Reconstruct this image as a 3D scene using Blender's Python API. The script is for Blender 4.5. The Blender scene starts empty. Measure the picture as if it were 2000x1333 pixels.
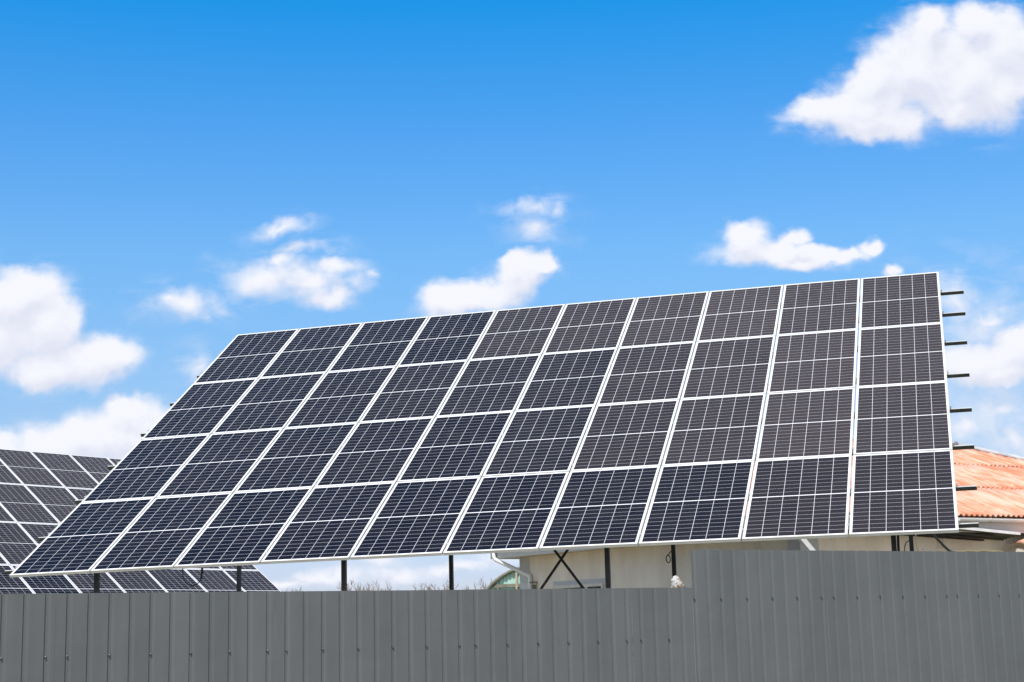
import bpy, bmesh, math, random
import numpy as np
from mathutils import Vector, Matrix
random.seed(7)
C = bpy.context.scene.collection
SC = bpy.context.scene
R = math.radians

# ------------------------------------------------------------------ camera
CAM_H = 1.6
cam = bpy.data.cameras.new('camera')
cam.sensor_width = 36.0
cam.lens = 3028.25 / 2000 * 36
cam.clip_start = 0.1
cam.clip_end = 6000
co = bpy.data.objects.new('camera', cam)
C.objects.link(co)
rt, up_, fw = Vector((0.99971474, 0.0043331, -0.02348743)), Vector((0.02388379, -0.18137255, 0.98312439)), Vector((0, 0.98340491, 0.1814243))
co.matrix_world = Matrix.Translation((0, 0, CAM_H)) @ Matrix((rt, up_, -fw)).transposed().to_4x4()
SC.camera = co

# ------------------------------------------------------------------ exposure
SC.view_settings.view_transform = 'Standard'
SC.view_settings.look = 'None'
SC.view_settings.exposure = 0.2
SC.view_settings.gamma = 1.0
SC.view_settings.use_curve_mapping = False
SC.cycles.max_bounces = 6
SC.cycles.use_denoising = True

# ------------------------------------------------------------------ sun
SUN = Vector((-0.125, -0.535, 0.836)).normalized()
sl = bpy.data.lights.new('sun', 'SUN')
sl.energy = 4.2
sl.angle = R(0.53)
sl.color = (1.0, 0.95, 0.88)
so = bpy.data.objects.new('sun', sl)
so.rotation_euler = (-SUN).to_track_quat('-Z', 'Y').to_euler()
so.location = (0, -10, 30)
C.objects.link(so)

# ------------------------------------------------------------------ world: sky texture and clouds at infinity, by direction
# clouds: soft lobes (x/y, z/y of a direction, radii, turn in degrees), eroded by fractal noise
CLOUDS = {
    'a': (1.35, [(0.2419, 0.3406, 0.0448, 0.0187, 14), (0.2817, 0.3669, 0.0398, 0.0346, 30), (0.3123, 0.3588, 0.0449, 0.0381, 0), (0.3367, 0.3819, 0.0347, 0.0274, 15), (0.2906, 0.393, 0.0156, 0.0165, 0), (0.3342, 0.351, 0.0259, 0.0181, 0), (0.3039, 0.3391, 0.0293, 0.0162, -10), (0.2191, 0.3351, 0.0331, 0.0115, 6), (0.2409, 0.3252, 0.0361, 0.0122, -6), (0.2518, 0.3603, 0.0294, 0.0152, 32), (0.2567, 0.3294, 0.0258, 0.0144, 0), (0.3205, 0.397, 0.0174, 0.0147, 0)]),
    'b': (1.35, [(-0.3304, 0.2205, 0.0389, 0.0242, 0), (-0.3431, 0.1985, 0.0472, 0.0326, 0), (-0.3063, 0.2044, 0.0236, 0.0258, 0), (-0.2803, 0.1771, 0.0319, 0.0177, 0), (-0.3021, 0.1763, 0.0269, 0.017, 0), (-0.3172, 0.2289, 0.0203, 0.0146, 0), (-0.2619, 0.1787, 0.0195, 0.0129, 0)]),
    'c': (1.35, [(-0.2541, 0.1303, 0.0366, 0.0207, 0), (-0.2806, 0.1259, 0.0366, 0.02, 0), (-0.2511, 0.1453, 0.02, 0.0101, 0), (-0.2275, 0.133, 0.0233, 0.0167, 0), (-0.3038, 0.1248, 0.0249, 0.0134, 0), (-0.3286, 0.122, 0.0166, 0.01, 0), (-0.2239, 0.1145, 0.0531, 0.0166, 0)]),
    'd': (0.58, [(-0.2147, 0.2149, 0.0284, 0.0114, -3), (-0.2239, 0.2169, 0.0169, 0.0093, 0)]),
    'e': (0.75, [(-0.1598, 0.2302, 0.0305, 0.0139, 0), (-0.1344, 0.2261, 0.0271, 0.0138, 0), (-0.114, 0.235, 0.021, 0.0069, -8), (-0.1209, 0.2164, 0.0203, 0.0097, 0), (-0.153, 0.2415, 0.0136, 0.0077, 0)]),
    'f': (0.4, [(-0.1378, 0.2478, 0.0221, 0.0052, 0), (-0.0887, 0.2285, 0.0061, 0.0042, 0), (-0.1006, 0.2236, 0.0135, 0.0069, 0)]),
    'g': (0.52, [(-0.1514, 0.2642, 0.0187, 0.0063, 4), (-0.1576, 0.2661, 0.0089, 0.0063, 0)]),
    'h': (1.2, [(-0.0195, 0.2164, 0.0405, 0.0138, 10), (0.0061, 0.2261, 0.021, 0.0145, 0), (0.0164, 0.2328, 0.0169, 0.0097, 0), (-0.0398, 0.2134, 0.0219, 0.011, 0), (0.0248, 0.2302, 0.0108, 0.0062, 0), (0.0063, 0.2376, 0.0122, 0.007, 0)]),
    'i': (0.41, [(0.0174, 0.2724, 0.0177, 0.007, -3), (0.0188, 0.259, 0.0136, 0.0095, 0), (0.031, 0.2699, 0.0075, 0.0063, 0)]),
    'j': (1.2, [(0.1543, 0.2469, 0.0153, 0.0112, 0), (0.1708, 0.2371, 0.0356, 0.009, 0), (0.1945, 0.2365, 0.0339, 0.009, 0), (0.1865, 0.2461, 0.0153, 0.0056, 20), (0.2182, 0.2366, 0.021, 0.0063, 5), (0.239, 0.243, 0.0095, 0.0052, 15), (0.1907, 0.2303, 0.0203, 0.0049, 0), (0.1493, 0.2487, 0.0085, 0.0087, 0)]),
    'k': (0.8, [(0.2506, 0.225, 0.0074, 0.0042, 0)]),
    'l': (1.2, [(0.3227, 0.1669, 0.0401, 0.0163, 0), (0.3007, 0.1641, 0.0267, 0.0163, 0), (0.3337, 0.1786, 0.0234, 0.0143, 0), (0.3198, 0.1518, 0.0367, 0.0115, 0)]),
    'm': (0.5, [(0.2931, 0.2053, 0.0202, 0.0144, 0), (0.3133, 0.1955, 0.0202, 0.0075, 8), (0.2891, 0.1206, 0.0206, 0.01, 0), (0.323, 0.1298, 0.0149, 0.0084, 0), (0.3265, 0.1113, 0.0116, 0.0116, 0), (0.3119, 0.0951, 0.033, 0.0132, 0)]),
    'p': (0.34, [(0.3101, 0.1351, 0.0498, 0.0503, 0), (0.3041, 0.1862, 0.0369, 0.0273, 0)]),
    'n': (0.36, [(-0.2054, 0.1729, 0.0101, 0.0095, 0)]),
    'o': (0.6, [(-0.1212, 0.036, 0.0262, 0.0052, 0), (-0.0787, 0.034, 0.0245, 0.0065, 0), (-0.0901, 0.0424, 0.0164, 0.0045, 0), (-0.0362, 0.0372, 0.0311, 0.0045, 0), (-0.1474, 0.0314, 0.0196, 0.0039, 0), (-0.0083, 0.042, 0.0196, 0.0052, 0)]),
}



def nd(nt, t, **kw):
    n = nt.nodes.new(t)
    for k, v in kw.items():
        if k == 'op':
            n.operation = v
        else:
            setattr(n, k, v)
    return n


def math_(nt, op, a, b=None, c=None, clamp=False):
    n = nt.nodes.new('ShaderNodeMath')
    n.operation = op
    n.use_clamp = clamp
    for i, v in enumerate((a, b, c)):
        if v is None:
            continue
        if isinstance(v, (int, float)):
            n.inputs[i].default_value = v
        else:
            nt.links.new(v, n.inputs[i])
    return n.outputs[0]


def vmath(nt, op, a, b=None, scale=None):
    n = nt.nodes.new('ShaderNodeVectorMath')
    n.operation = op
    for i, v in enumerate((a, b)):
        if v is None:
            continue
        if isinstance(v, (tuple, list)):
            n.inputs[i].default_value = v
        else:
            nt.links.new(v, n.inputs[i])
    if scale is not None:
        n.inputs['Scale'].default_value = scale
    return n.outputs['Value'] if op == 'LENGTH' else n.outputs[0]


def noise(nt, vec, scale, detail=2.0, rough=0.5, out='Fac', dist=0.0):
    n = nt.nodes.new('ShaderNodeTexNoise')
    n.inputs['Scale'].default_value = scale
    n.inputs['Detail'].default_value = detail
    n.inputs['Roughness'].default_value = rough
    n.inputs['Distortion'].default_value = dist
    if vec is not None:
        nt.links.new(vec, n.inputs['Vector'])
    return n.outputs[out]


def smooth(nt, v, a, b, lo=0.0, hi=1.0):
    n = nt.nodes.new('ShaderNodeMapRange')
    n.interpolation_type = 'SMOOTHSTEP'
    nt.links.new(v, n.inputs['Value'])
    for k, x in zip(('From Min', 'From Max', 'To Min', 'To Max'), (a, b, lo, hi)):
        n.inputs[k].default_value = x
    return n.outputs['Result']


def mixc(nt, fac, a, b, blend='MIX'):
    n = nt.nodes.new('ShaderNodeMix')
    n.data_type = 'RGBA'
    n.blend_type = blend
    for i, v in ((0, fac), (6, a), (7, b)):
        if isinstance(v, (int, float)):
            n.inputs[i].default_value = v
        elif isinstance(v, (tuple, list)):
            n.inputs[i].default_value = tuple(v) + ((1,) if len(v) == 3 else ())
        else:
            nt.links.new(v, n.inputs[i])
    return n.outputs[2]


def cloud_group():
    ng = bpy.data.node_groups.new('cloud_density', 'ShaderNodeTree')
    ng.interface.new_socket('Vector', in_out='INPUT', socket_type='NodeSocketVector')
    ng.interface.new_socket('Density', in_out='OUTPUT', socket_type='NodeSocketFloat')
    gi, go = ng.nodes.new('NodeGroupInput'), ng.nodes.new('NodeGroupOutput')
    v = gi.outputs[0]
    big = noise(ng, v, 26, 3, 0.5, 'Color')
    off = vmath(ng, 'SCALE', vmath(ng, 'SUBTRACT', big, (0.5, 0.5, 0.5)), scale=0.028)
    sm = noise(ng, v, 90, 3, 0.55, 'Color')
    off2 = vmath(ng, 'SCALE', vmath(ng, 'SUBTRACT', sm, (0.5, 0.5, 0.5)), scale=0.008)
    w = vmath(ng, 'ADD', vmath(ng, 'ADD', v, off), off2)
    tot = None
    for k, (wt, lobes) in CLOUDS.items():
        m = None
        for (cx, cy, rx, ry, a) in lobes:
            mp = ng.nodes.new('ShaderNodeMapping')
            mp.vector_type = 'TEXTURE'
            mp.inputs['Location'].default_value = (cx, cy, 0)
            mp.inputs['Rotation'].default_value = (0, 0, R(a))
            mp.inputs['Scale'].default_value = (rx, ry, 1)
            ng.links.new(w, mp.inputs['Vector'])
            ln = vmath(ng, 'LENGTH', mp.outputs[0])
            m = ln if m is None else math_(ng, 'SMOOTH_MIN', m, ln, 0.35)
        d = math_(ng, 'MULTIPLY', math_(ng, 'SUBTRACT', 1.12, m), wt)
        tot = d if tot is None else math_(ng, 'MAXIMUM', tot, d)
    f1 = noise(ng, vmath(ng, 'ADD', v, vmath(ng, 'SCALE', off, scale=0.6)), 46, 8, 0.57, dist=0.35)
    e = math_(ng, 'MULTIPLY', math_(ng, 'SUBTRACT', f1, 0.5), 1.25)
    amp = math_(ng, 'ADD', 0.40, math_(ng, 'MULTIPLY', math_(ng, 'MAXIMUM', math_(ng, 'MINIMUM', tot, 1.0), 0.0), 0.75))
    out = math_(ng, 'ADD', tot, math_(ng, 'MULTIPLY', e, amp))
    ng.links.new(out, go.inputs[0])
    return ng


SKY_STOPS = [(0.0, (0.526, 0.562, 0.824)), (0.034, (0.526, 0.562, 0.824)), (0.105, (0.629, 0.665, 0.781)), (0.171, (0.612, 0.791, 0.917)), (0.238, (0.538, 0.888, 1.084)), (0.298, (0.372, 0.864, 1.198)), (0.386, (0.073, 0.859, 1.319)), (0.55, (0.12, 0.8, 1.2)), (0.75, (0.5, 0.9, 1.05)), (1.0, (0.9, 0.95, 0.95))]
world = bpy.data.worlds.new('World')
SC.world = world
world.use_nodes = True
nt = world.node_tree
nt.nodes.clear()
wo = nt.nodes.new('ShaderNodeOutputWorld')
sky = nt.nodes.new('ShaderNodeTexSky')
sky.sky_type = 'NISHITA'
sky.sun_disc = False
sky.sun_elevation = math.asin(SUN.z)
sky.sun_rotation = math.atan2(SUN.x, SUN.y)
sky.altitude = 100
sky.air_density = 1.0
sky.dust_density = 0.3
sky.ozone_density = 2.0
tc = nt.nodes.new('ShaderNodeTexCoord')
sep = nt.nodes.new('ShaderNodeSeparateXYZ')
nt.links.new(tc.outputs['Generated'], sep.inputs[0])
# the camera's vivid rendering of a clean spring sky: deeper blue with elevation
rp_ = nt.nodes.new('ShaderNodeValToRGB')
nt.links.new(sep.outputs[2], rp_.inputs[0])
stops = SKY_STOPS
while len(rp_.color_ramp.elements) < len(stops):
    rp_.color_ramp.elements.new(0.5)
for el, (p_, c_) in zip(rp_.color_ramp.elements, stops):
    el.position = p_
    el.color = tuple(x / 2 for x in c_) + (1,)
tint_ = vmath(nt, 'SCALE', rp_.outputs[0], scale=2.0)
skyc = mixc(nt, 1.0, sky.outputs[0], tint_, 'MULTIPLY')
# behind the camera, towards the sun, the sky is paler; unseen cloud added to brighten shade
rear = smooth(nt, sep.outputs[1], 0.25, -0.45, 0.0, 1.0)
fill_cloud = math_(nt, 'MULTIPLY', math_(nt, 'MULTIPLY', rear, 0.7), smooth(nt, noise(nt, tc.outputs['Generated'], 3.0, 4, 0.55), 0.42, 0.60))
skyc = mixc(nt, rear, skyc, sky.outputs[0])
skyc = mixc(nt, fill_cloud, skyc, (6.4, 6.3, 6.2))
bg = nt.nodes.new('ShaderNodeBackground')
bg.inputs['Strength'].default_value = 0.14
nt.links.new(skyc, bg.inputs['Color'])
yy = math_(nt, 'MAXIMUM', sep.outputs[1], 0.15)
cmb = nt.nodes.new('ShaderNodeCombineXYZ')
nt.links.new(math_(nt, 'DIVIDE', sep.outputs[0], yy), cmb.inputs[0])
nt.links.new(math_(nt, 'DIVIDE', sep.outputs[2], yy), cmb.inputs[1])
ng = cloud_group()
g1, g2 = nt.nodes.new('ShaderNodeGroup'), nt.nodes.new('ShaderNodeGroup')
g1.node_tree = g2.node_tree = ng
nt.links.new(cmb.outputs[0], g1.inputs[0])
nt.links.new(vmath(nt, 'ADD', cmb.outputs[0], (-0.003, 0.014, 0)), g2.inputs[0])
den = g1.outputs[0]
body_ = smooth(nt, den, -0.12, 0.74)
strk = nt.nodes.new('ShaderNodeMapping')
strk.inputs['Scale'].default_value = (22, 60, 1)
strk.inputs['Rotation'].default_value = (0, 0, R(-18))
nt.links.new(cmb.outputs[0], strk.inputs['Vector'])
veil = math_(nt, 'MULTIPLY', smooth(nt, den, -0.55, 0.35), smooth(nt, noise(nt, strk.outputs[0], 1.0, 6, 0.6, dist=0.5), 0.42, 0.66, 0.0, 0.34))
alpha = math_(nt, 'SUBTRACT', 1.0, math_(nt, 'MULTIPLY', math_(nt, 'SUBTRACT', 1.0, body_), math_(nt, 'SUBTRACT', 1.0, veil)))
lit = smooth(nt, math_(nt, 'SUBTRACT', den, g2.outputs[0]), -0.85, 0.80)
ccol = mixc(nt, lit, (0.65, 0.68, 0.79), (0.81, 0.82, 0.88))
bc = nt.nodes.new('ShaderNodeBackground')
nt.links.new(ccol, bc.inputs['Color'])
mx = nt.nodes.new('ShaderNodeMixShader')
nt.links.new(alpha, mx.inputs[0])
nt.links.new(bg.outputs[0], mx.inputs[1])
nt.links.new(bc.outputs[0], mx.inputs[2])
nt.links.new(mx.outputs[0], wo.inputs['Surface'])

# ------------------------------------------------------------------ materials
def material(name, base=(0.5, 0.5, 0.5), rough=0.5, metal=0.0, spec=0.5):
    m = bpy.data.materials.new(name)
    m.use_nodes = True
    b = m.node_tree.nodes['Principled BSDF']
    b.inputs['Base Color'].default_value = (*base, 1)
    b.inputs['Roughness'].default_value = rough
    b.inputs['Metallic'].default_value = metal
    b.inputs['Specular IOR Level'].default_value = spec
    return m, m.node_tree, b


def mottled(name, a, b_, scale=3.0, rough=0.6, metal=0.0, bump=0.0, bscale=40.0, detail=4.0, spec=0.4, stretch=None, lo=0.35, hi=0.65):
    """base colour that wanders between two tones of the same paint, with an optional fine bump"""
    m, nt, b = material(name, a, rough, metal, spec)
    tc = nt.nodes.new('ShaderNodeTexCoord')
    v = tc.outputs['Object']
    if stretch:
        mp = nt.nodes.new('ShaderNodeMapping')
        mp.inputs['Scale'].default_value = stretch
        nt.links.new(v, mp.inputs['Vector'])
        v = mp.outputs[0]
    n = smooth(nt, noise(nt, v, scale, detail, 0.6), lo, hi)
    nt.links.new(mixc(nt, n, a, b_), b.inputs['Base Color'])
    if bump:
        bp = nt.nodes.new('ShaderNodeBump')
        bp.inputs['Strength'].default_value = bump
        bp.inputs['Distance'].default_value = 0.01
        nt.links.new(noise(nt, tc.outputs['Object'], bscale, 4, 0.6), bp.inputs['Height'])
        nt.links.new(bp.outputs[0], b.inputs['Normal'])
    return m


M = {}
M['alu'] = mottled('anodised_frame', (0.68, 0.67, 0.645), (0.63, 0.62, 0.60), 6, 0.38, 0.15, spec=0.5)
M['steel_dark'] = mottled('dark_primer_steel', (0.020, 0.024, 0.030), (0.035, 0.038, 0.042), 5, 0.5, 0.0, 0.15, 60, spec=0.4)
M['rail'] = mottled('grey_painted_channel', (0.045, 0.048, 0.048), (0.07, 0.07, 0.068), 8, 0.45, 0.0, 0.1, 80)
M['flange'] = mottled('pale_flange', (0.62, 0.63, 0.63), (0.52, 0.53, 0.54), 8, 0.45, 0.2)  # lip along the rail top, much paler than the channel
M['clamp'] = mottled('clamp_aluminium', (0.7, 0.7, 0.7), (0.6, 0.6, 0.6), 20, 0.35, 0.5)
M['fence'] = mottled('grey_coated_sheet', (0.102, 0.110, 0.115), (0.122, 0.130, 0.136), 5.0, 0.45, 0.0, 0.10, 420, spec=0.4, stretch=(1, 1, 0.12), lo=0.3, hi=0.7)
ftn = M['fence'].node_tree
ftc = ftn.nodes['Texture Coordinate']
fbm_ = noise(ftn, ftc.outputs['Object'], 2.6, 2, 0.5)
fb2 = ftn.nodes.new('ShaderNodeBump')
fb2.inputs['Strength'].default_value = 0.5
fb2.inputs['Distance'].default_value = 0.02
ftn.links.new(fbm_, fb2.inputs['Height'])
fb1 = ftn.nodes['Bump']
ftn.links.new(fb2.outputs[0], fb1.inputs['Normal'])
M['screw'] = mottled('zinc_screw', (0.09, 0.095, 0.115), (0.17, 0.17, 0.19), 90, 0.35, 0.6)
M['render'] = mottled('cream_render', (0.76, 0.675, 0.575), (0.86, 0.78, 0.68), 2.2, 0.85, 0, 0.5, 55, spec=0.15, stretch=(1, 1, 0.35))
M['strip'] = mottled('grey_paint_patch', (0.52, 0.53, 0.54), (0.58, 0.58, 0.58), 3, 0.85, 0, 0.4, 60, spec=0.15)
M['white'] = mottled('white_paint', (0.78, 0.79, 0.80), (0.70, 0.71, 0.72), 4, 0.4)
M['fascia'] = mottled('pale_grey_boards', (0.55, 0.54, 0.52), (0.62, 0.60, 0.57), 5, 0.6, stretch=(1, 1, 6))
M['soffit'] = mottled('brown_soffit_boards', (0.40, 0.33, 0.25), (0.48, 0.40, 0.31), 4, 0.7)
M['cap'] = mottled('grey_zinc_cap', (0.60, 0.61, 0.62), (0.46, 0.48, 0.51), 3, 0.45, 0.2)
M['awning'] = mottled('dark_green_tin', (0.018, 0.030, 0.014), (0.035, 0.050, 0.026), 6, 0.5)
M['glass_dark'] = material('window_glass', (0.02, 0.022, 0.025), 0.06)[0]
M['frame_beige'] = mottled('beige_window_frame', (0.62, 0.58, 0.50), (0.70, 0.66, 0.58), 5, 0.5)
M['black'] = mottled('black_rubber', (0.012, 0.012, 0.014), (0.025, 0.025, 0.025), 20, 0.5)
M['cream_wire'] = mottled('cream_wire', (0.70, 0.66, 0.55), (0.6, 0.55, 0.45), 20, 0.5)
M['bark'] = mottled('grey_brown_bark', (0.20, 0.155, 0.125), (0.27, 0.215, 0.175), 6, 0.9, spec=0.1)
M['ground'] = mottled('dry_grass_and_earth', (0.33, 0.29, 0.21), (0.22, 0.21, 0.12), 0.8, 0.95, 0, 0.6, 12, spec=0.1)
M['green_sheet'] = mottled('green_roof_sheet', (0.38, 0.60, 0.52), (0.45, 0.66, 0.58), 3, 0.5)
M['shed_beam'] = mottled('weathered_shed_beam', (0.14, 0.15, 0.12), (0.22, 0.21, 0.16), 5, 0.7)
M['shed_post'] = mottled('tan_shed_post', (0.50, 0.38, 0.26), (0.40, 0.32, 0.24), 8, 0.7)
M['board'] = mottled('pale_board', (0.68, 0.64, 0.54), (0.60, 0.57, 0.49), 4, 0.6)
M['rope'] = mottled('olive_netting', (0.20, 0.165, 0.09), (0.28, 0.23, 0.13), 14, 0.8, 0, 0.5, 60)

# mottled white and brown crust of the lump
m, nt, b = material('peeling_white_crust', rough=0.8, spec=0.2)
tc = nt.nodes.new('ShaderNodeTexCoord')
n1 = smooth(nt, noise(nt, tc.outputs['Object'], 15, 5, 0.65), 0.47, 0.52)
n2 = smooth(nt, noise(nt, tc.outputs['Object'], 45, 4, 0.6), 0.58, 0.63)
c1 = mixc(nt, n1, (0.46, 0.46, 0.46), (0.24, 0.165, 0.095))
nt.links.new(mixc(nt, n2, c1, (0.06, 0.055, 0.06)), b.inputs['Base Color'])
bp = nt.nodes.new('ShaderNodeBump')
bp.inputs['Distance'].default_value = 0.002
bp.inputs['Strength'].default_value = 0.4
nt.links.new(noise(nt, tc.outputs['Object'], 60, 4), bp.inputs['Height'])
nt.links.new(bp.outputs[0], b.inputs['Normal'])
M['lump'] = m

# weathered orange paint on corrugated roof sheets: pale worn streaks run down the slope (local y)
m, nt, b = material('worn_orange_roof_paint', rough=0.7, spec=0.25)
tc = nt.nodes.new('ShaderNodeTexCoord')
mp = nt.nodes.new('ShaderNodeMapping')
mp.inputs['Scale'].default_value = (9, 1.3, 1)
uv = nt.nodes.new('ShaderNodeUVMap')
nt.links.new(uv.outputs[0], mp.inputs['Vector'])
s1 = noise(nt, mp.outputs[0], 1.0, 5, 0.65)
s2 = noise(nt, uv.outputs[0], 0.55, 3, 0.5)
w_ = math_(nt, 'ADD', math_(nt, 'MULTIPLY', s1, 0.65), math_(nt, 'MULTIPLY', s2, 0.5))
n1 = smooth(nt, w_, 0.47, 0.66)
c1 = mixc(nt, n1, (0.60, 0.225, 0.12), (0.75, 0.45, 0.34))
mp2 = nt.nodes.new('ShaderNodeMapping')
mp2.inputs['Scale'].default_value = (14, 2.0, 1)
nt.links.new(uv.outputs[0], mp2.inputs['Vector'])
n2 = smooth(nt, noise(nt, mp2.outputs[0], 1.3, 5, 0.7), 0.60, 0.72, 0, 0.6)
nt.links.new(mixc(nt, n2, c1, (0.84, 0.66, 0.56)), b.inputs['Base Color'])
M['roof'] = m

# photovoltaic laminate: 6 x 20 half cells behind glass, white backsheet between them
m, nt, b = material('solar_laminate', rough=0.13, spec=0.09)
tc = nt.nodes.new('ShaderNodeTexCoord')
sp = nt.nodes.new('ShaderNodeSeparateXYZ')
nt.links.new(tc.outputs['Object'], sp.inputs[0])
X, Y = sp.outputs[0], sp.outputs[1]
PU, PV, MID = 0.1802, 0.0914, 0.0075
u = math_(nt, 'ADD', math_(nt, 'DIVIDE', X, PU), 3.0)
ya = math_(nt, 'ABSOLUTE', Y)
v = math_(nt, 'DIVIDE', math_(nt, 'SUBTRACT', ya, MID), PV)
fu = math_(nt, 'ABSOLUTE', math_(nt, 'SUBTRACT', math_(nt, 'FRACT', u), 0.5))
fv = math_(nt, 'ABSOLUTE', math_(nt, 'SUBTRACT', math_(nt, 'FRACT', v), 0.5))
wu = math_(nt, 'GREATER_THAN', fu, 0.5 - 0.0023 / PU)
wv = math_(nt, 'GREATER_THAN', fv, 0.5 - 0.0017 / PV)
wm = math_(nt, 'LESS_THAN', ya, MID)
ox = math_(nt, 'GREATER_THAN', math_(nt, 'ABSOLUTE', X), 3 * PU)
oy = math_(nt, 'GREATER_THAN', ya, MID + 10 * PV)
white_hard = math_(nt, 'MAXIMUM', math_(nt, 'MAXIMUM', wm, ox), oy)
gap = math_(nt, 'MAXIMUM', math_(nt, 'MULTIPLY', wu, 1.0), math_(nt, 'MULTIPLY', wv, 0.75))
# one tone per cell
cid = nt.nodes.new('ShaderNodeCombineXYZ')
nt.links.new(math_(nt, 'FLOOR', u), cid.inputs[0])
nt.links.new(math_(nt, 'FLOOR', math_(nt, 'DIVIDE', math_(nt, 'ADD', Y, 10.0), PV * 2)), cid.inputs[1])
oi = nt.nodes.new('ShaderNodeObjectInfo')
nt.links.new(oi.outputs['Random'], cid.inputs[2])
wn = nt.nodes.new('ShaderNodeTexWhiteNoise')
nt.links.new(cid.outputs[0], wn.inputs['Vector'])
sc_ = nt.nodes.new('ShaderNodeSeparateColor')
nt.links.new(oi.outputs['Color'], sc_.inputs[0])
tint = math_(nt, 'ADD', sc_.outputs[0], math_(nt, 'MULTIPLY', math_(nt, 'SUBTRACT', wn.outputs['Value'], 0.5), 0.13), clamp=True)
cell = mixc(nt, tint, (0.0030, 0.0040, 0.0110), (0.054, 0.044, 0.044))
# hair-thin busbars, ten to a cell
fb = math_(nt, 'ABSOLUTE', math_(nt, 'SUBTRACT', math_(nt, 'FRACT', math_(nt, 'MULTIPLY', u, 10.0)), 0.5))
bus = math_(nt, 'MULTIPLY', math_(nt, 'GREATER_THAN', fb, 0.46), 0.10)
cell = mixc(nt, bus, cell, (0.25, 0.25, 0.27))
c1 = mixc(nt, gap, cell, (0.66, 0.68, 0.71))
nt.links.new(mixc(nt, white_hard, c1, (0.76, 0.77, 0.78)), b.inputs['Base Color'])
dn = noise(nt, tc.outputs['Object'], 5, 4, 0.6)
nt.links.new(smooth(nt, dn, 0.3, 0.7, 0.10, 0.20), b.inputs['Roughness'])
M['laminate'] = m


# ------------------------------------------------------------------ mesh helpers
class MB:
    """collects shapes in one bmesh"""

    def __init__(self):
        self.bm = bmesh.new()

    def hull8(self, p):
        vs = [self.bm.verts.new(q) for q in p]
        for f in ((0, 3, 2, 1), (4, 5, 6, 7), (0, 1, 5, 4), (1, 2, 6, 5), (2, 3, 7, 6), (3, 0, 4, 7)):
            self.bm.faces.new([vs[i] for i in f])
        return self

    def box(self, o, a, b, c):
        """box from corner o along three edge vectors"""
        o, a, b, c = map(Vector, (o, a, b, c))
        return self.hull8([o, o + a, o + a + b, o + b, o + c, o + a + c, o + a + b + c, o + b + c])

    def bar(self, p, q, w, h, side=None):
        """rectangular bar centred on the line p-q"""
        p, q = Vector(p), Vector(q)
        d = (q - p).normalized()
        s = Vector(side) if side is not None else d.cross(Vector((0, 0, 1)))
        if s.length < 1e-4:
            s = Vector((1, 0, 0))
        s = (s - d * s.dot(d)).normalized()
        t = d.cross(s).normalized()
        return self.box(p - s * w / 2 - t * h / 2, s * w, t * h, q - p)

    def tube(self, pts, r, n=8, cap=True, r2=None):
        pts = [Vector(p) for p in pts]
        rings = []
        ref = None
        for i, p in enumerate(pts):
            d = (pts[min(i + 1, len(pts) - 1)] - pts[max(i - 1, 0)]).normalized()
            if ref is None:
                ref = Vector((0, 0, 1)) if abs(d.z) < 0.9 else Vector((1, 0, 0))
            s = (ref - d * ref.dot(d)).normalized()
            ref = s
            t = d.cross(s)
            rr = r if r2 is None else r + (r2 - r) * i / max(1, len(pts) - 1)
            rings.append([self.bm.verts.new(p + (s * math.cos(2 * math.pi * k / n) + t * math.sin(2 * math.pi * k / n)) * rr) for k in range(n)])
        for a, b in zip(rings, rings[1:]):
            for k in range(n):
                self.bm.faces.new((a[k], a[(k + 1) % n], b[(k + 1) % n], b[k]))
        if cap:
            self.bm.faces.new(rings[0][::-1])
            self.bm.faces.new(rings[-1])
        return self

    def loft(self, loops, closed=True):
        vs = [[self.bm.verts.new(p) for p in lp] for lp in loops]
        n = len(vs[0])
        for a, b in zip(vs, vs[1:]):
            for k in range(n if closed else n - 1):
                self.bm.faces.new((a[k], a[(k + 1) % n], b[(k + 1) % n], b[k]))
        return vs

    def build(self, name, mat, parent=None, loc=None, smooth_=False, bevel=0):
        if bevel:
            bmesh.ops.bevel(self.bm, geom=list(self.bm.edges), offset=bevel, segments=1, affect='EDGES', clamp_overlap=True)
        bmesh.ops.recalc_face_normals(self.bm, faces=list(self.bm.faces))
        if loc is not None:
            bmesh.ops.translate(self.bm, verts=list(self.bm.verts), vec=-Vector(loc))
        me = bpy.data.meshes.new(name)
        self.bm.to_mesh(me)
        self.bm.free()
        if smooth_:
            for p in me.polygons:
                p.use_smooth = True
        me.materials.append(mat)
        o = bpy.data.objects.new(name, me)
        C.objects.link(o)
        if parent is not None:
            o.parent = parent
            if loc is not None:
                o.location = Vector(loc) - parent.location
            else:
                o.location = -parent.location if parent.rotation_euler[:] == (0, 0, 0) and parent.type == 'EMPTY' and not parent.get('local') else (0, 0, 0)
        elif loc is not None:
            o.location = loc
        return o


def tag(o, label, cat, group=None, kind=None):
    if label:
        o['label'] = label
    if cat:
        o['category'] = cat
    if group:
        o['group'] = group
    if kind:
        o['kind'] = kind
    return o


def empty(name, loc):
    o = bpy.data.objects.new(name, None)
    o.location = loc
    o.empty_display_size = 0.3
    C.objects.link(o)
    return o


def sub(mb, name, mat, part, **kw):
    """a sub-part: its part sits at an offset under the thing, so build in world space and subtract both"""
    o = mb.build(name, mat, None, **kw)
    o.parent = part
    base = part.location + (part.parent.location if part.parent else Vector())
    o.location = -base
    return o


E = Vector((0.852503991651236, 0.5227207134012477, 0))      # along the fence and the long house wall
NB = Vector((E.y, -E.x, 0))                                  # out of the fence towards the street
Z = Vector((0, 0, 1))

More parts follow.
